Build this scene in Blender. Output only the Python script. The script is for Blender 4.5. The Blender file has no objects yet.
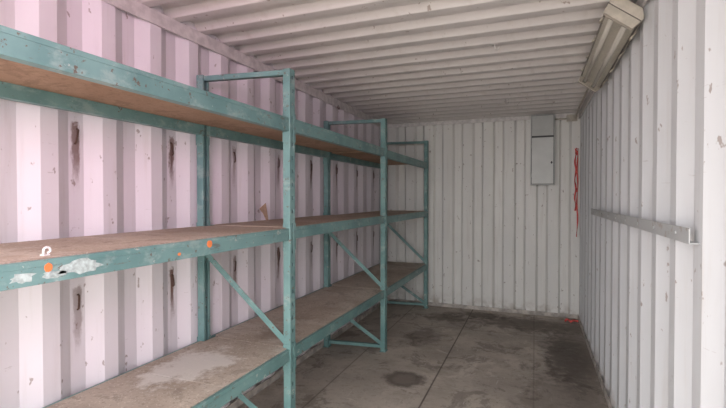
import bpy, bmesh, math, random
from mathutils import Vector, Matrix
random.seed(4)
S = bpy.context.scene
S.view_settings.view_transform = 'Standard'
S.view_settings.look = 'None'
S.view_settings.exposure = 0.0

XL, XR, YB, YF, ZC = -1.87, 0.48, 5.71, -0.30, 2.40
Y0 = 1.38  # phase of wall recess centres

# ------------------------------------------------------------------ material helpers
class M:
    def __init__(s, name, rough=0.6, metal=0.0, spec=0.5):
        s.m = bpy.data.materials.new(name); s.m.use_nodes = True
        s.nt = s.m.node_tree; s.b = s.nt.nodes['Principled BSDF']
        s.b.inputs['Roughness'].default_value = rough
        s.b.inputs['Metallic'].default_value = metal
        s.b.inputs['Specular IOR Level'].default_value = spec
        s.tc = s.nt.nodes.new('ShaderNodeTexCoord').outputs['Object']
    def n(s, t, **k):
        nd = s.nt.nodes.new(t)
        for a, v in k.items(): setattr(nd, a, v)
        return nd
    def put(s, sock, v):
        if isinstance(v, bpy.types.NodeSocket): s.nt.links.new(v, sock)
        elif isinstance(v, (tuple, list)) and len(v) == 3 and sock.type == 'RGBA': sock.default_value = (*v, 1)
        else: sock.default_value = v
    def math(s, op, a, b=0.0, c=None, clamp=False):
        nd = s.n('ShaderNodeMath', operation=op, use_clamp=clamp)
        s.put(nd.inputs[0], a); s.put(nd.inputs[1], b)
        if c is not None: s.put(nd.inputs[2], c)
        return nd.outputs[0]
    def scale(s, v, sc):
        nd = s.n('ShaderNodeMapping'); s.put(nd.inputs['Vector'], v); nd.inputs['Scale'].default_value = sc
        return nd.outputs[0]
    def noise(s, scale=5, detail=5, rough=0.55, sc=None, dist=0.0):
        nd = s.n('ShaderNodeTexNoise'); v = s.tc
        if sc: v = s.scale(v, sc)
        s.put(nd.inputs['Vector'], v); nd.inputs['Scale'].default_value = scale
        nd.inputs['Detail'].default_value = detail; nd.inputs['Roughness'].default_value = rough
        nd.inputs['Distortion'].default_value = dist
        return nd.outputs['Fac']
    def mr(s, v, a, b, c=0.0, d=1.0, smooth=True):
        nd = s.n('ShaderNodeMapRange'); nd.interpolation_type = 'SMOOTHSTEP' if smooth else 'LINEAR'
        s.put(nd.inputs[0], v)
        for i, x in enumerate((a, b, c, d)): nd.inputs[i+1].default_value = x
        return nd.outputs[0]
    def mix(s, f, a, b, mode='MIX'):
        nd = s.n('ShaderNodeMix', data_type='RGBA', blend_type=mode)
        s.put(nd.inputs[0], f); s.put(nd.inputs[6], a); s.put(nd.inputs[7], b)
        return nd.outputs[2]
    def xyz(s):
        nd = s.n('ShaderNodeSeparateXYZ'); s.put(nd.inputs[0], s.tc); return nd.outputs
    def blob(s, c, r, soft=0.5, nz=None, amp=0.3, stretch=(1, 1, 1)):
        v = s.n('ShaderNodeVectorMath', operation='SUBTRACT'); s.put(v.inputs[0], s.tc); v.inputs[1].default_value = c
        w = s.n('ShaderNodeVectorMath', operation='MULTIPLY'); s.put(w.inputs[0], v.outputs[0]); w.inputs[1].default_value = stretch
        l = s.n('ShaderNodeVectorMath', operation='LENGTH'); s.put(l.inputs[0], w.outputs[0])
        d = l.outputs['Value']
        if nz is not None: d = s.math('ADD', d, s.math('MULTIPLY', s.math('SUBTRACT', nz, 0.5), amp))
        return s.mr(d, r*(1-soft), r*(1+soft*0.4), 1.0, 0.0)
    def color(s, c): s.put(s.b.inputs['Base Color'], c)
    def bump(s, h, st=0.2, dist=0.01):
        nd = s.n('ShaderNodeBump'); nd.inputs['Strength'].default_value = st; nd.inputs['Distance'].default_value = dist
        s.put(nd.inputs['Height'], h); s.nt.links.new(nd.outputs[0], s.b.inputs['Normal'])

def plain(name, c, rough=0.6, metal=0.0, var=0.15, sc=20):
    m = M(name, rough, metal)
    f = m.mr(m.noise(sc), 0.3, 0.7)
    m.color(m.mix(f, tuple(x*(1-var) for x in c), tuple(min(1, x*(1+var)) for x in c)))
    return m.m

def wall_paint(name, base, lash=False, grime=0.28):
    m = M(name, 0.5)
    big = m.mr(m.noise(1.3, 4), 0.3, 0.7)
    c = m.mix(big, tuple(x*0.94 for x in base), base)
    streak = m.mr(m.noise(3.0, 6, 0.6, sc=(6, 6, 0.5)), 0.52, 0.78)
    c = m.mix(m.math('MULTIPLY', streak, grime), c, (0.45, 0.39, 0.34))
    spots = m.mr(m.noise(26, 3, 0.6, sc=(1, 1, 0.55)), 0.67, 0.72)
    c = m.mix(m.math('MULTIPLY', spots, 0.65), c, (0.22, 0.15, 0.11))
    scr = m.mr(m.noise(7, 4, 0.7, sc=(1.0, 1.0, 7.0)), 0.68, 0.71)
    c = m.mix(m.math('MULTIPLY', scr, 0.35), c, (0.33, 0.29, 0.26))
    X, Y, Z = m.xyz()
    low = m.math('MULTIPLY', m.mr(Z, 0.0, 0.22, 1, 0), m.mr(m.noise(9, 5), 0.38, 0.66))
    c = m.mix(m.math('MULTIPLY', low, 0.6), c, (0.27, 0.20, 0.15))
    if lash:
        t = m.math('SUBTRACT', Y, Y0 - 0.278)
        t = m.math('ABSOLUTE', m.math('SUBTRACT', m.math('MODULO', m.math('ADD', t, 5.56), 0.556), 0.278))
        nz = m.noise(26, 5, 0.7, sc=(1, 1, 0.25)); nk = m.noise(45, 4, 0.7)
        tt = m.math('ADD', t, m.math('MULTIPLY', m.math('SUBTRACT', nz, 0.5), 0.07))
        my = m.mr(tt, 0.008, 0.022, 1, 0)
        patch = m.mr(m.noise(1.9, 2), 0.36, 0.6, 0.5, 1.0)
        tot = None
        for zc in (1.69, 0.95):
            zz = m.math('ADD', Z, m.math('MULTIPLY', m.math('SUBTRACT', nk, 0.5), 0.10))
            up = m.mr(zz, zc+0.05, zc+0.08, 1, 0); dn = m.mr(zz, zc-0.26, zc-0.06, 0, 1)
            k = m.math('MULTIPLY', up, dn)
            tot = k if tot is None else m.math('MAXIMUM', tot, k)
        r = m.math('MULTIPLY', m.math('MULTIPLY', m.math('MULTIPLY', my, tot), patch), 0.96)
        c = m.mix(r, c, (0.14, 0.06, 0.038))
    m.color(c)
    m.put(m.b.inputs['Roughness'], m.mr(m.noise(8, 3), 0.3, 0.7, 0.42, 0.62))
    m.bump(m.noise(2.2, 3), 0.35, 0.02)
    return m.m

# ------------------------------------------------------------------ mesh helpers
def mk(name, bm, mat, parent=None, bevel=0.0, smooth=False):
    me = bpy.data.meshes.new(name)
    bmesh.ops.recalc_face_normals(bm, faces=bm.faces)
    bm.to_mesh(me); bm.free()
    ob = bpy.data.objects.new(name, me); S.collection.objects.link(ob)
    for mt in (mat if isinstance(mat, (list, tuple)) else [mat]): me.materials.append(mt)
    if parent: ob.parent = parent
    if bevel > 0:
        b = ob.modifiers.new('bev', 'BEVEL'); b.width = bevel; b.segments = 2; b.limit_method = 'ANGLE'
    if smooth:
        for p in me.polygons: p.use_smooth = True
    return ob
def empty(name):
    e = bpy.data.objects.new(name, None); S.collection.objects.link(e); e.empty_display_size = 0.1; return e
def box(bm, x0, x1, y0, y1, z0, z1, mi=0, mtx=None):
    vs = [Vector((x, y, z)) for x in (x0, x1) for y in (y0, y1) for z in (z0, z1)]
    if mtx: vs = [mtx @ v for v in vs]
    v = [bm.verts.new(p) for p in vs]
    for f in ((0,1,3,2),(4,6,7,5),(0,4,5,1),(2,3,7,6),(0,2,6,4),(1,5,7,3)):
        fa = bm.faces.new([v[i] for i in f]); fa.material_index = mi
def tube(bm, pts, r, seg=10, mi=0, cap=True):
    pts = [Vector(p) for p in pts]; rings = []
    up = None
    for i, p in enumerate(pts):
        d = (pts[min(i+1, len(pts)-1)] - pts[max(i-1, 0)]).normalized()
        if up is None: up = d.orthogonal().normalized()
        a = (up - d*up.dot(d)).normalized(); up = a; b = d.cross(a)
        rings.append([bm.verts.new(p + (a*math.cos(t)+b*math.sin(t))*r) for t in [2*math.pi*k/seg for k in range(seg)]])
    for q, w in zip(rings, rings[1:]):
        for k in range(seg):
            f = bm.faces.new((q[k], q[(k+1)%seg], w[(k+1)%seg], w[k])); f.material_index = mi; f.smooth = True
    if cap:
        for q in (rings[0], rings[-1]): bm.faces.new(q).material_index = mi

def corr_profile(s0, s1, P, fin, fout, depth, c_out):
    sl = (P - fin - fout)/2
    pts = []; k = math.floor((s0 - c_out)/P) - 1
    while c_out + k*P < s1 + P:
        c = c_out + k*P
        pts += [(c-fout/2-sl, 0), (c-fout/2, depth), (c+fout/2, depth), (c+fout/2+sl, 0)]
        k += 1
    def at(s):
        for (a, da), (b, db) in zip(pts, pts[1:]):
            if a <= s <= b: return da + (db-da)*(s-a)/max(b-a, 1e-9)
        return 0
    return [(s0, at(s0))] + [p for p in pts if s0 < p[0] < s1] + [(s1, at(s1))]

def corr_wall(name, prof, fn_front, fn_back, mat):
    bm = bmesh.new(); F = []; B = []
    for s, d in prof:
        F.append([bm.verts.new(fn_front(s, d, t)) for t in (0, 1)])
        B.append([bm.verts.new(fn_back(s, t)) for t in (0, 1)])
    for i in range(len(prof)-1):
        bm.faces.new((F[i][0], F[i+1][0], F[i+1][1], F[i][1]))
        bm.faces.new((B[i][0], B[i][1], B[i+1][1], B[i+1][0]))
        bm.faces.new((F[i][0], B[i][0], B[i+1][0], F[i+1][0]))
        bm.faces.new((F[i][1], F[i+1][1], B[i+1][1], B[i][1]))
    for i in (0, -1): bm.faces.new((F[i][0], F[i][1], B[i][1], B[i][0]))
    return mk(name, bm, mat, bevel=0.005)

# ------------------------------------------------------------------ shell
m_left = wall_paint('wall_paint_left', (0.78, 0.74, 0.77), lash=True)
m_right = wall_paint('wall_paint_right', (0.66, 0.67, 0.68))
m_back = wall_paint('wall_paint_back', (0.78, 0.77, 0.735))
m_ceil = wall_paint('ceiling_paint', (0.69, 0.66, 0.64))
ZW = ZC+0.06
p = corr_profile(YF, YB+0.07, 0.278, 0.072, 0.070, 0.036, Y0)
wl = corr_wall('wall_left', p, lambda s, d, t: (XL-d, s, t*ZW), lambda s, t: (XL-0.06, s, t*ZW), m_left)
p = corr_profile(YF, YB+0.07, 0.278, 0.072, 0.070, 0.036, 1.26)
corr_wall('wall_right', p, lambda s, d, t: (XR+d, s, t*ZW), lambda s, t: (XR+0.06, s, t*ZW), m_right)
p = corr_profile(XL-0.06, XR+0.06, 0.25, 0.115, 0.085, 0.04, -0.17)
corr_wall('wall_back', p, lambda s, d, t: (s, YB+d, t*ZW), lambda s, t: (s, YB+0.07, t*ZW), m_back)
p = corr_profile(YF, YB+0.07, 0.209, 0.060, 0.085, 0.038, 1.2)
corr_wall('ceiling', p, lambda s, d, t: (XL-0.06+t*(XR-XL+0.12), s, ZC+d), lambda s, t: (XL-0.06+t*(XR-XL+0.12), s, ZC+0.06), m_ceil)

# floor
m = M('floor_worn', 0.9, spec=0.25)
X, Y, Z = m.xyz()
nz = m.noise(4, 6, 0.6); nf = m.noise(22, 8, 0.75); ng = m.noise(11, 8, 0.7)
c = m.mix(m.mr(nz, 0.3, 0.7), (0.39, 0.34, 0.29), (0.59, 0.525, 0.46))
c = m.mix(m.math('MULTIPLY', m.mr(nf, 0.5, 0.68), 0.5), c, (0.26, 0.22, 0.19))
c = m.mix(m.math('MULTIPLY', m.mr(m.noise(2.0, 6, 0.65), 0.48, 0.62), 0.45), c, (0.22, 0.19, 0.165))
c = m.mix(m.math('MULTIPLY', m.mr(m.noise(3.1, 9, 0.75, dist=0.6), 0.53, 0.59), 0.5), c, (0.15, 0.125, 0.105))
c = m.mix(m.math('MULTIPLY', m.mr(m.noise(2.6, 9, 0.78, dist=1.2), 0.58, 0.61), 0.4), c, (0.70, 0.64, 0.57))
c = m.mix(m.math('MULTIPLY', m.mr(m.noise(16, 6, 0.7, sc=(3, .35, 1)), 0.62, 0.66), 0.45), c, (0.68, 0.62, 0.56))
c = m.mix(m.math('MULTIPLY', m.mr(m.noise(70, 3, 0.6), 0.66, 0.70), 0.6), c, (0.10, 0.08, 0.07))
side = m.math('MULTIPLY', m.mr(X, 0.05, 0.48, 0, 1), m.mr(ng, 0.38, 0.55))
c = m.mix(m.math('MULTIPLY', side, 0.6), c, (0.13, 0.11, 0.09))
for (cx, cy, r, st, k, amp) in [(-0.1, 5.25, 0.38, (0.6, 1.3, 0), 0.7, 0.9), (-0.6, 5.45, 0.2, (0.6, 1.3, 0), 0.75, 0.5),
                   (0.28, 4.3, 0.30, (1.3, 0.4, 0), 0.75, 0.8), (-0.95, 5.2, 0.2, (0.7, 1, 0), 0.7, 0.5), (0.15, 3.3, 0.3, (1, .5, 0), 0.5, 0.8), (-1.05, 4.4, 0.2, (1, .6, 0), 0.5, 0.6)]:
    c = m.mix(m.math('MULTIPLY', m.blob((cx, cy, 0), r, 0.55, ng, amp, st), k), c, (0.10, 0.08, 0.07))
v1 = m.blob((-0.94, 3.32, 0), 0.17, 0.3, ng, 0.25, (1, 1, 0)); v2 = m.blob((-0.94, 3.32, 0), 0.10, 0.3, ng, 0.10, (1, 1, 0))
c = m.mix(m.math('MULTIPLY', v1, 0.75), c, (0.09, 0.07, 0.06)); c = m.mix(m.math('MULTIPLY', v2, 0.3), c, (0.36, 0.31, 0.27))
seam = None
for sx, k in ((-0.72, 1), (0.0, .35), (-1.45, .6)):
    d = m.math('MULTIPLY', m.mr(m.math('ABSOLUTE', m.math('SUBTRACT', X, sx)), 0.003, 0.009, 1, 0), k)
    seam = d if seam is None else m.math('MAXIMUM', seam, d)
for sy in (2.4, 4.82):
    d = m.math('MULTIPLY', m.mr(m.math('ABSOLUTE', m.math('SUBTRACT', Y, sy)), 0.002, 0.009, 1, 0), .6)
    seam = m.math('MAXIMUM', seam, d)
c = m.mix(m.math('MULTIPLY', seam, 0.75), c, (0.10, 0.08, 0.07))
m.color(c); m.put(m.b.inputs['Roughness'], m.mr(nz, 0.3, 0.7, 0.75, 0.95))
m.bump(m.math('SUBTRACT', nf, seam), 0.4, 0.006)
bm = bmesh.new(); box(bm, XL-0.06, XR+0.06, YF, YB+0.07, -0.10, 0.0); mk('floor', bm, m.m)

m_rail = plain('rail_paint', (0.64, 0.61, 0.59), 0.5)
m_dark = plain('rust_dark', (0.10, 0.055, 0.04), 0.8, sc=60)
bm = bmesh.new(); box(bm, XL, XL+0.012, YF, YB, ZC-0.075, ZC-0.0); mk('trim_1', bm, m_rail, bevel=0.003)
bm = bmesh.new(); box(bm, XR-0.012, XR, YF, YB, ZC-0.075, ZC-0.0); mk('trim_2', bm, m_rail, bevel=0.003)
bm = bmesh.new(); box(bm, XL+0.012, XR-0.012, YB-0.01, YB, ZC-0.05, ZC); mk('trim_3', bm, m_rail, bevel=0.003)
m_base = plain('base_angle_paint', (0.46, 0.42, 0.38), 0.6, var=0.35, sc=12)
bm = bmesh.new(); box(bm, XL, XL+0.008, YF, YB, 0, 0.05); mk('baseboard_left', bm, m_base)
bm = bmesh.new(); box(bm, XR-0.008, XR, YF, YB, 0, 0.05); mk('baseboard_right', bm, m_base)
bm = bmesh.new(); box(bm, XL+.008, XR-.008, YB-0.008, YB, 0, 0.045); mk('baseboard_back', bm, m_base)

bm = bmesh.new()
for k in range(-2, 8):
    y = Y0 + k*0.556
    for z in (1.69, 0.95):
        xr = XL-0.036; h = 0.028; lean = random.uniform(-.006, .006)
        tube(bm, [(xr+0.001, y-lean, z+h+.006), (xr+0.009, y-lean, z+h), (xr+0.010, y, z), (xr+0.009, y+lean, z-h), (xr+0.001, y+lean, z-h-.006)], 0.0042, 8)
for y in (3.05, 4.1, 5.0):
    tube(bm, [(XL+0.014+0.004*math.sin(t), y+0.018*math.cos(t), ZC-0.075-0.018*math.sin(t)) for t in [2*math.pi*k/14 for k in range(15)]], 0.004, 8)
mk('lashing_bars', bm, m_dark, wl)

# ------------------------------------------------------------------ rack
def teal():
    m = M('teal_enamel', 0.45)
    n1 = m.noise(5, 5); n2 = m.noise(35, 5, 0.7); n3 = m.noise(9, 6, 0.7, sc=(1, 1, 1.6)); n4 = m.noise(14, 6, 0.75); n5 = m.noise(24, 5, 0.7, sc=(1, .25, 1))
    c = m.mix(m.mr(n1, 0.3, 0.7), (0.115, 0.23, 0.222), (0.18, 0.32, 0.305))
    c = m.mix(m.math('MULTIPLY', m.mr(n3, 0.52, 0.66), 0.5), c, (0.34, 0.43, 0.41))
    c = m.mix(m.math('MULTIPLY', m.mr(n4, 0.63, 0.66), 0.65), c, (0.54, 0.55, 0.51))
    c = m.mix(m.math('MULTIPLY', m.mr(n5, 0.63, 0.67), 0.6), c, (0.14, 0.10, 0.08))
    c = m.mix(m.math('MULTIPLY', m.mr(n2, 0.62, 0.66), 0.85), c, (0.13, 0.075, 0.05))
    m.color(c); m.bump(n2, 0.1, 0.003); return m.m
m_teal = teal()
def board(name, a, b, dust, dk=0.55):
    m = M(name, 0.9, spec=0.25)
    n1 = m.noise(2.5, 6, 0.6); n2 = m.noise(60, 4, 0.7); n3 = m.noise(1.1, 8, 0.7, dist=0.5); n4 = m.noise(5, 8, 0.75, dist=0.5)
    c = m.mix(m.mr(n1, 0.3, 0.7), a, b)
    c = m.mix(m.math('MULTIPLY', m.mr(n3, 0.5, 0.58), dk), c, dust)
    c = m.mix(m.math('MULTIPLY', m.mr(n4, 0.55, 0.61), 0.4), c, tuple(x*0.55 for x in a))
    c = m.mix(m.math('MULTIPLY', m.mr(n2, 0.52, 0.68), 0.45), c, tuple(x*0.5 for x in a))
    c = m.mix(m.math('MULTIPLY', m.mr(m.noise(90, 2, 0.5), 0.62, 0.68), 0.4), c, tuple(min(1, x*1.35) for x in dust))
    return m, c
mm, c = board('chipboard_dusty', (0.40, 0.325, 0.265), (0.56, 0.475, 0.40), (0.62, 0.56, 0.50))
nz = mm.noise(6, 8, 0.72)
c = mm.mix(mm.math('MULTIPLY', mm.blob((-1.60, 1.75, 0.57), 0.20, 0.4, nz, 0.7, (1, .8, 1)), 0.7), c, (0.82, 0.78, 0.74))
c = mm.mix(mm.math('MULTIPLY', mm.blob((-1.50, 2.35, 0.57), 0.12, 0.5, nz, 0.4), 0.5), c, (0.24, 0.19, 0.15))
mm.color(c); mm.bump(nz, 0.15, 0.004); m_board = mm.m
mm, c = board('chipboard_mid', (0.41, 0.315, 0.25), (0.53, 0.42, 0.345), (0.58, 0.50, 0.43), 0.5); mm.color(c); m_boardm = mm.m
mm, c = board('chipboard_brown', (0.38, 0.245, 0.165), (0.48, 0.32, 0.225), (0.40, 0.27, 0.185)); mm.color(c); m_brown = mm.m

rack = empty('storage_rack')
XFp, XRp = -1.27, -1.858
SK = 0.07
PW, PD = 0.055, 0.045
frames = [0.50, 2.18, 3.86, 5.56]
ZT = 2.135
def post(bm, xface, sgn, yc):
    x0 = xface; x1 = xface - sgn*0.003; xi = xface - sgn*PD
    def bx(xa, xb, *r): box(bm, min(xa, xb), max(xa, xb), *r)
    bx(x0, x1, yc-PW/2, yc-0.008, 0, ZT); bx(x0, x1, yc+0.008, yc+PW/2, 0, ZT)
    z = 0.0; pitch = 0.075
    while z < ZT:
        bx(x0, x1, yc-0.008, yc+0.008, z, min(z+pitch-0.022, ZT)); z += pitch
    bx(x1, xi, yc-PW/2, yc-PW/2+0.003, 0, ZT); bx(x1, xi, yc+PW/2-0.003, yc+PW/2, 0, ZT)
    bx(xi, xi+sgn*0.003, yc-PW/2+.003, yc-PW/2+0.016, 0, ZT); bx(xi, xi+sgn*0.003, yc+PW/2-0.016, yc+PW/2-.003, 0, ZT)
    bx(x0+sgn*0.008, xi-sgn*0.008, yc-PW/2-0.012, yc+PW/2+0.012, 0, 0.005)
for i, y in enumerate(frames):
    bm = bmesh.new()
    sk = SK
    post(bm, XFp, 1, y); post(bm, XRp, -1, y-sk)
    dd = Vector((XFp-XRp, sk, 0)); W = dd.length
    base = Matrix.Translation((XRp, y-sk, 0)) @ Matrix.Rotation(math.atan2(sk, XFp-XRp), 4, 'Z')
    for z in (ZT-0.03, 0.035):
        box(bm, 0.003, W-0.003, -0.018, 0.018, z-0.003, z+0.026, mtx=base)
    xa, xb = PD-.01, W-PD+.01
    for (za, zb) in ((1.10, 0.60), (0.42, 0.07)):
        d = Vector((xb-xa, 0, zb-za)); L = d.length
        ang = math.atan2(d.z, d.x)
        mt = base @ Matrix.Translation(((xa+xb)/2, 0, (za+zb)/2)) @ Matrix.Rotation(-ang, 4, 'Y')
        box(bm, -L/2-.02, L/2+.02, -0.018, -0.015, -0.017, 0.017, mtx=mt)
        box(bm, -L/2-.02, L/2+.02, -0.015, 0.016, -0.017, -0.014, mtx=mt)
    mk('upright_frame_%d' % (i+1), bm, m_teal, rack, bevel=0.0012)
levels = [(0.50, 0.568), (1.178, 1.245), (1.785, 1.86)]
nb = 0
for i in range(3):
    for j, (z0, z1) in enumerate(levels):
        dz = (0.0, 0.004, -0.004)[i] if j else 0
        bm = bmesh.new()
        for xf, sg, oy in ((XFp-0.004, 1, 0), (XRp+0.004, -1, -SK)):
            ya, yb = frames[i]+PW/2+oy, frames[i+1]-PW/2+oy
            xin = xf - sg*0.04
            a, b = sorted((xf, xin))
            box(bm, a, b, ya, yb, z0+dz, z1-0.018+dz)
            a2, b2 = sorted((xf, xf-sg*0.018))
            box(bm, a2, b2, ya, yb, z1-0.018+dz, z1+dz)
            for yy, s2 in ((ya, 1), (yb, -1)):
                p0, p1 = sorted((yy, yy+s2*0.004))
                c0, c1 = sorted((xf+sg*0.004, xf-sg*0.042))
                box(bm, c0, c1, p0, p1, z0-0.06+dz, z1+0.025+dz)
                q0, q1 = sorted((yy+s2*0.004, yy-s2*0.022)); c0, c1 = sorted((xf+sg*0.004, xf+sg*0.0072))
                box(bm, c0, c1, q0, q1, z0-0.06+dz, z1+0.025+dz)
        nb += 1
        mk('beam_pair_%d' % nb, bm, m_teal, rack, bevel=0.002)
        bm = bmesh.new()
        n = 2 if j else 3
        ya, yb = frames[i]+PW/2, frames[i+1]-PW/2-SK
        lo, hi = frames[i]-0.01, frames[i+1]-0.015
        w = (hi-lo)/n
        for k in range(n):
            o = random.uniform(0, 0.003)
            box(bm, XRp+0.050, XFp-0.050, lo+k*w+.002, lo+(k+1)*w-.001, z1-0.018+dz, z1+0.001+dz+o)
            ka, kb = max(lo+k*w+.002, ya+.004), min(lo+(k+1)*w-.001, yb-.004)
            box(bm, XRp+0.024, XRp+0.050, ka, kb, z1-0.018+dz, z1+0.001+dz+o)
            kb2 = min(lo+(k+1)*w-.001, frames[i+1]-PW/2-.004)
            box(bm, XFp-0.050, XFp-0.024, ka, kb2, z1-0.018+dz, z1+0.001+dz+o)
        mk('deck_%d' % nb, bm, (m_board, m_boardm, m_brown)[j], rack)
m_or = plain('orange_sticker', (0.85, 0.25, 0.08), 0.5); m_wh = plain('white_label', (0.42, 0.50, 0.48), 0.6, var=0.3, sc=60)
def disc(bm, x, y, z, ry, rz, mi, t=0.0012, seg=20, j=.07):
    a = []; b = []
    for k in range(seg):
        th = 2*math.pi*k/seg; rr = 1+random.uniform(-j, j)
        a.append(bm.verts.new((x, y+ry*rr*math.cos(th), z+rz*rr*math.sin(th)))); b.append(bm.verts.new((x+t, y+ry*rr*math.cos(th), z+rz*rr*math.sin(th))))
    for k in range(seg): bm.faces.new((a[k], a[(k+1)%seg], b[(k+1)%seg], b[k])).material_index = mi
    bm.faces.new(a).material_index = mi; bm.faces.new(b).material_index = mi
bm = bmesh.new()
xs = XFp-0.004
disc(bm, xs, 0.838, 1.222, 0.011, 0.013, 0, t=.002); disc(bm, xs, 1.50, 1.223, 0.016, 0.015, 0); disc(bm, xs, 1.33, 1.200, 0.008, 0.006, 0)
disc(bm, xs, 0.77, 1.205, 0.03, 0.014, 1, j=.3); disc(bm, xs, 0.93, 1.212, 0.07, 0.020, 1, j=.25); disc(bm, xs, 0.855, 1.20, 0.03, 0.010, 1, j=.3)
mk('stickers', bm, [m_or, m_wh], rack)

# ------------------------------------------------------------------ loose things
m_white = plain('white_plastic', (0.82, 0.82, 0.80), 0.35, var=0.05)
bm = bmesh.new()
zc = 1.2495; cx, cy = -1.335, 0.875
pts = [(cx, cy-0.010, zc+0.003), (cx, cy-0.010, zc+0.012)] + [(cx, cy-0.010*math.cos(t), zc+0.014+0.009*math.sin(t)) for t in [math.pi*k/8 for k in range(1, 9)]] + [(cx, cy+0.010, zc+0.010), (cx, cy+0.002, zc+0.006)]
tube(bm, pts, 0.0035, 8); box(bm, cx-0.008, cx+0.008, cy-0.015, cy+0.004, zc-0.0005, zc+0.003)
mk('plastic_cable_clip', bm, m_white)

m_card = plain('cardboard_scrap', (0.43, 0.30, 0.21), 0.85, sc=30)
bm = bmesh.new()
yq = 2.70
P = [(-1.80, yq+.015, 1.2505), (-1.80, yq+0.04, 1.2505), (-1.862, yq+0.10, 1.375), (-1.862, yq+0.02, 1.335), (-1.84, yq+0.035, 1.30)]
a = [bm.verts.new(q) for q in P]; b = [bm.verts.new((q[0]+0.004, q[1], q[2])) for q in P]
bm.faces.new(a); bm.faces.new(b)
for k in range(5): bm.faces.new((a[k], a[(k+1)%5], b[(k+1)%5], b[k]))
mk('cardboard_scrap', bm, m_card)

# ------------------------------------------------------------------ light fixture: tray, reflector, tubes, clear cover
fx = empty('fluorescent_batten_light')
m_house = plain('fixture_housing', (0.47, 0.43, 0.36), 0.45, var=0.15)
m_refl = plain('fixture_reflector', (0.62, 0.59, 0.52), 0.35, var=0.08)
m_tube = plain('tube_glass', (0.90, 0.90, 0.88), 0.2, var=0.02)
m_cov = M('clear_cover', 0.25); m_cov.color((0.62, 0.59, 0.52))
tr = m_cov.n('ShaderNodeBsdfTransparent'); tr.inputs[0].default_value = (0.95, 0.93, 0.88, 1)
mx = m_cov.n('ShaderNodeMixShader'); mx.inputs[0].default_value = 0.35
m_cov.nt.links.new(tr.outputs[0], mx.inputs[1]); m_cov.nt.links.new(m_cov.b.outputs[0], mx.inputs[2])
m_cov.nt.links.new(mx.outputs[0], m_cov.nt.nodes['Material Output'].inputs['Surface'])
m_gask = plain('gasket_dark', (0.12, 0.11, 0.10), 0.7)
tilt = Matrix.Translation((0.395, 3.10, 2.30)) @ Matrix.Rotation(math.radians(38), 4, 'Y')
def extr(bm, prof, y0, y1, mi=0, mtx=None):
    A = [bm.verts.new(mtx @ Vector((x, y0, z))) for x, z in prof]; B = [bm.verts.new(mtx @ Vector((x, y1, z))) for x, z in prof]
    n = len(prof)
    for k in range(n):
        f = bm.faces.new((A[k], A[(k+1)%n], B[(k+1)%n], B[k])); f.material_index = mi
    bm.faces.new(A).material_index = mi; bm.faces.new(B).material_index = mi
LH = 0.69
bm = bmesh.new()
extr(bm, [(-0.088, -0.004), (-0.088, 0.012), (-0.055, 0.045), (0.055, 0.045), (0.088, 0.012), (0.088, -0.004)], -LH, LH, 0, tilt)
mk('housing', bm, m_house, fx, bevel=0.004)
bm = bmesh.new(); box(bm, -0.086, 0.086, -LH+.003, LH-.003, -0.009, -0.004, mtx=tilt); mk('gasket', bm, m_gask, fx)
bm = bmesh.new(); extr(bm, [(-0.076, -0.0095), (-0.012, -0.016), (0.012, -0.016), (0.076, -0.0095), (0.076, -0.009), (-0.076, -0.009)], -LH+.04, LH-.04, 0, tilt); mk('reflector', bm, m_refl, fx)
bm = bmesh.new()
for sx in (-0.036, 0.036):
    tube(bm, [tilt @ Vector((sx, -LH+.06, -0.030)), tilt @ Vector((sx, LH-.06, -0.030))], 0.013, 14)
mk('tubes', bm, m_tube, fx)
bm = bmesh.new()
for sx in (-0.036, 0.036):
    for ye in (-LH+.052, LH-.052): box(bm, sx-0.013, sx+0.013, ye-.008, ye+.008, -0.044, -0.009, mtx=tilt)
mk('tube_holders', bm, m_gask, fx)
bm = bmesh.new()
prof = [(-0.080, -0.009), (-0.072, -0.044), (-0.064, -0.050), (0.064, -0.050), (0.072, -0.044), (0.080, -0.009)]
A = [bm.verts.new(tilt @ Vector((x, -LH+.03, z))) for x, z in prof]; B = [bm.verts.new(tilt @ Vector((x, LH-.03, z))) for x, z in prof]
for k in range(5): bm.faces.new((A[k], A[k+1], B[k+1], B[k]))
mk('lens_cover', bm, m_cov.m, fx)
bm = bmesh.new()
for ye in (-LH+.015, LH-.015):
    extr(bm, [(-0.086, -0.009), (-0.076, -0.053), (0.076, -0.053), (0.086, -0.009)], ye-0.016, ye+0.016, 0, tilt)
for ye in (-0.48, -0.16, 0.16, 0.48):
    for sx in (-1, 1): box(bm, sx*0.088-0.005, sx*0.088+0.005, ye-0.018, ye+0.018, -0.026, 0.016, mtx=tilt)
mk('end_caps_and_clips', bm, m_house, fx, bevel=0.002)
bm = bmesh.new()
for ye in (2.65, 3.55):
    tube(bm, [(0.40, ye, 2.33), (0.42, ye, 2.40)], 0.008, 8)
    box(bm, 0.36, 0.466, ye-0.015, ye+0.015, 2.394, 2.40)
tube(bm, [(0.41, 3.80, 2.31), (0.425, 3.88, 2.355), (0.43, 4.2, 2.372), (0.435, 5.4, 2.372), (0.43, 5.64, 2.33), (0.32, 5.68, 2.33), (0.205, 5.68, 2.33)], 0.009, 8)
box(bm, 0.34, 0.45, 5.645, 5.70, 2.30, 2.37)
mk('brackets_and_cable', bm, m_house, fx)

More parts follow.
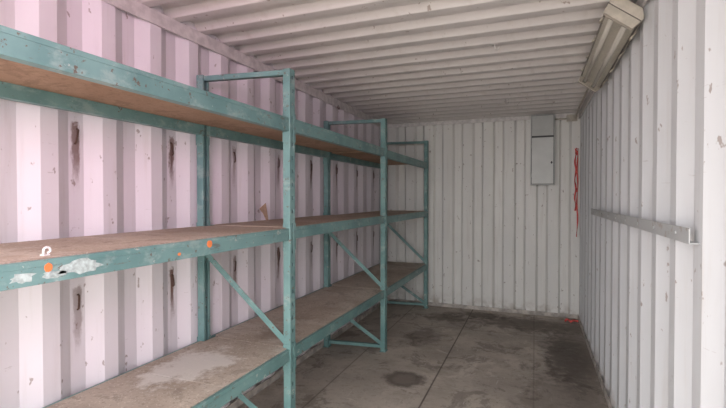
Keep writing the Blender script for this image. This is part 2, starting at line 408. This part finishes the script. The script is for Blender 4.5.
# ------------------------------------------------------------------ electrical panel
ep = empty('electrical_panel')
m_pan = plain('panel_grey', (0.47, 0.48, 0.46), 0.4, var=0.06, sc=6); m_pan2 = plain('panel_door', (0.60, 0.61, 0.585), 0.4, var=0.05, sc=6)
m_blk = plain('dark_gap', (0.07, 0.07, 0.07), 0.6)
bm = bmesh.new(); box(bm, -0.050, 0.212, YB-0.12, YB-0.001, 1.56, 2.385); mk('cabinet', bm, m_pan, ep, bevel=0.004)
bm = bmesh.new()
box(bm, -0.036, 0.198, YB-0.134, YB-0.123, 1.575, 2.115); mk('door_panel', bm, m_pan2, ep, bevel=0.004)
bm = bmesh.new(); box(bm, -0.036, 0.198, YB-0.130, YB-0.123, 2.135, 2.37); mk('upper_cover', bm, m_pan, ep, bevel=0.004)
bm = bmesh.new(); box(bm, -0.040, 0.202, YB-0.123, YB-0.120, 1.57, 2.375)
tube(bm, [(0.178, YB-0.134, 1.82), (0.178, YB-0.144, 1.82)], 0.011, 12); box(bm, 0.174, 0.182, YB-0.148, YB-0.142, 1.805, 1.835)
mk('latch_and_gap', bm, m_blk, ep)
bm = bmesh.new()
for z in (1.68, 2.02): tube(bm, [(-0.040, YB-0.132, z-0.03), (-0.040, YB-0.132, z+0.03)], 0.006, 8)
mk('hinges', bm, m_pan, ep)

# ------------------------------------------------------------------ wall rail
m = M('rail_grey', 0.45); nn = m.noise(18, 6, 0.7)
m.color(m.mix(m.math('MULTIPLY', m.mr(nn, 0.54, 0.64), 0.65), (0.44, 0.45, 0.45), (0.27, 0.19, 0.14))); m_steel = m.m
bm = bmesh.new()
box(bm, XR-0.030, XR-0.026, 1.66, 4.25, 1.272, 1.322)
box(bm, XR-0.026, XR, 1.66, 4.25, 1.272, 1.276)
for y in [1.8+0.3*k for k in range(9)]:
    tube(bm, [(XR-0.030, y, 1.298), (XR-0.033, y, 1.298)], 0.007, 8)
mk('wall_rail', bm, m_steel, bevel=0.001)

# red strap: long, thin, loosely dangling
m_red = plain('red_webbing', (0.62, 0.10, 0.09), 0.8, var=0.3, sc=40)
def ribbon(bm, pts, w, t=0.002):
    prev = None
    for i, (x, y, z, tw) in enumerate(pts):
        dx, dy = math.cos(tw)*w/2, math.sin(tw)*w/2; nx, ny = -math.sin(tw)*t, math.cos(tw)*t
        r = [bm.verts.new(q) for q in ((x-dx, y-dy, z), (x+dx, y+dy, z), (x+dx+nx, y+dy+ny, z), (x-dx+nx, y-dy+ny, z))]
        if prev:
            for k in range(4): bm.faces.new((prev[k], prev[(k+1)%4], r[(k+1)%4], r[k]))
        else: bm.faces.new(r)
        prev = r
    bm.faces.new(prev)
bm = bmesh.new()
N = 40
ribbon(bm, [(0.436+0.006*math.sin(i*0.55), 5.672+0.004*math.sin(i*1.3), 1.98-0.72*i/N, 0.2+0.9*math.sin(i*0.4)) for i in range(N+1)], 0.018)
ribbon(bm, [(0.456+0.005*math.sin(i*0.4+1), 5.652+0.005*math.sin(i*0.8), 1.98-1.02*i/N, 0.3+0.9*math.sin(i*0.35+1)) for i in range(N+1)], 0.016)
tube(bm, [(0.448, 5.65, 1.975), (0.448, 5.68, 1.985), (0.448, 5.712, 1.985)], 0.005, 8)
for z, s in ((1.93, .9), (1.50, .8)):
    bmesh.ops.create_icosphere(bm, subdivisions=2, radius=0.020*s, matrix=Matrix.Translation((0.446, 5.66, z)) @ Matrix.Diagonal((0.9, 0.7, 1.6, 1)))
mk('red_strap', bm, m_red)
bm = bmesh.new()
tube(bm, [(0.33+0.018*i, 5.50+0.03*math.sin(i*1.4), 0.014+0.014*abs(math.sin(i*1.1))) for i in range(8)], 0.012, 8)
mk('red_strap_offcut', bm, m_red)

for (hx, hy) in ((-0.245, 2.977), (-0.285, 4.75)):
    bm = bmesh.new()
    tube(bm, [(hx, hy, ZC+0.03), (hx, hy, ZC-0.022)] + [(hx+0.014-0.014*math.cos(t), hy, ZC-0.022-0.014*math.sin(t)) for t in [math.pi*k/8 for k in range(1, 10)]], 0.004, 8)
    box(bm, hx-0.018, hx+0.018, hy-0.018, hy+0.018, ZC-0.003, ZC+0.0005)
    mk('ceiling_hook', bm, m_rail)

# ------------------------------------------------------------------ outside ground
m = M('yard_gravel', 0.9); m.color(m.mix(m.mr(m.noise(8, 8), 0.3, 0.7), (0.38, 0.34, 0.30), (0.50, 0.46, 0.42)))
bm = bmesh.new(); box(bm, -12, 12, -16, 12, -0.30, -0.15); mk('ground', bm, m.m)

# ------------------------------------------------------------------ light
w = bpy.data.worlds.new('overcast_sky'); S.world = w; w.use_nodes = True
bg = w.node_tree.nodes['Background']; bg.inputs[0].default_value = (0.98, 0.97, 0.99, 1); bg.inputs[1].default_value = 6.5
L = bpy.data.lights.new('doorway_portal', 'AREA'); L.shape = 'RECTANGLE'; L.size = 2.34; L.size_y = 2.40
L.cycles.is_portal = True
o = bpy.data.objects.new('doorway_portal', L); S.collection.objects.link(o)
o.location = ((XL+XR)/2, YF-0.01, 1.2); o.rotation_euler = (math.radians(90), 0, 0)
sun = bpy.data.lights.new('sun', 'SUN'); sun.energy = 7; sun.angle = 0.02; sun.color = (1, 0.93, 0.85)
o = bpy.data.objects.new('sun', sun); S.collection.objects.link(o); o.rotation_euler = (math.radians(-8), math.radians(38), 0)
sp = bpy.data.lights.new('pink_tint_spot', 'SPOT'); sp.energy = 125; sp.color = (1.0, 0.38, 0.74); sp.spot_size = math.radians(70); sp.spot_blend = 1.0; sp.shadow_soft_size = 0.35  # added spot outside the door, standing in for pink bounce on left wall
o = bpy.data.objects.new('pink_tint_spot', sp); S.collection.objects.link(o); o.location = (0.2, -0.9, 2.0)
o.rotation_euler = (Vector((-1.87, 0.95, 2.0))-Vector(o.location)).to_track_quat('-Z', 'Y').to_euler()

# ------------------------------------------------------------------ camera
cam = bpy.data.cameras.new('camera'); cam.sensor_width = 36; cam.lens = 443/726*36; cam.clip_start = 0.02
co = bpy.data.objects.new('camera', cam); S.collection.objects.link(co)
co.location = (0, 0, 1.42); co.rotation_euler = (math.radians(90-0.905), 0, math.radians(21.2))
S.camera = co
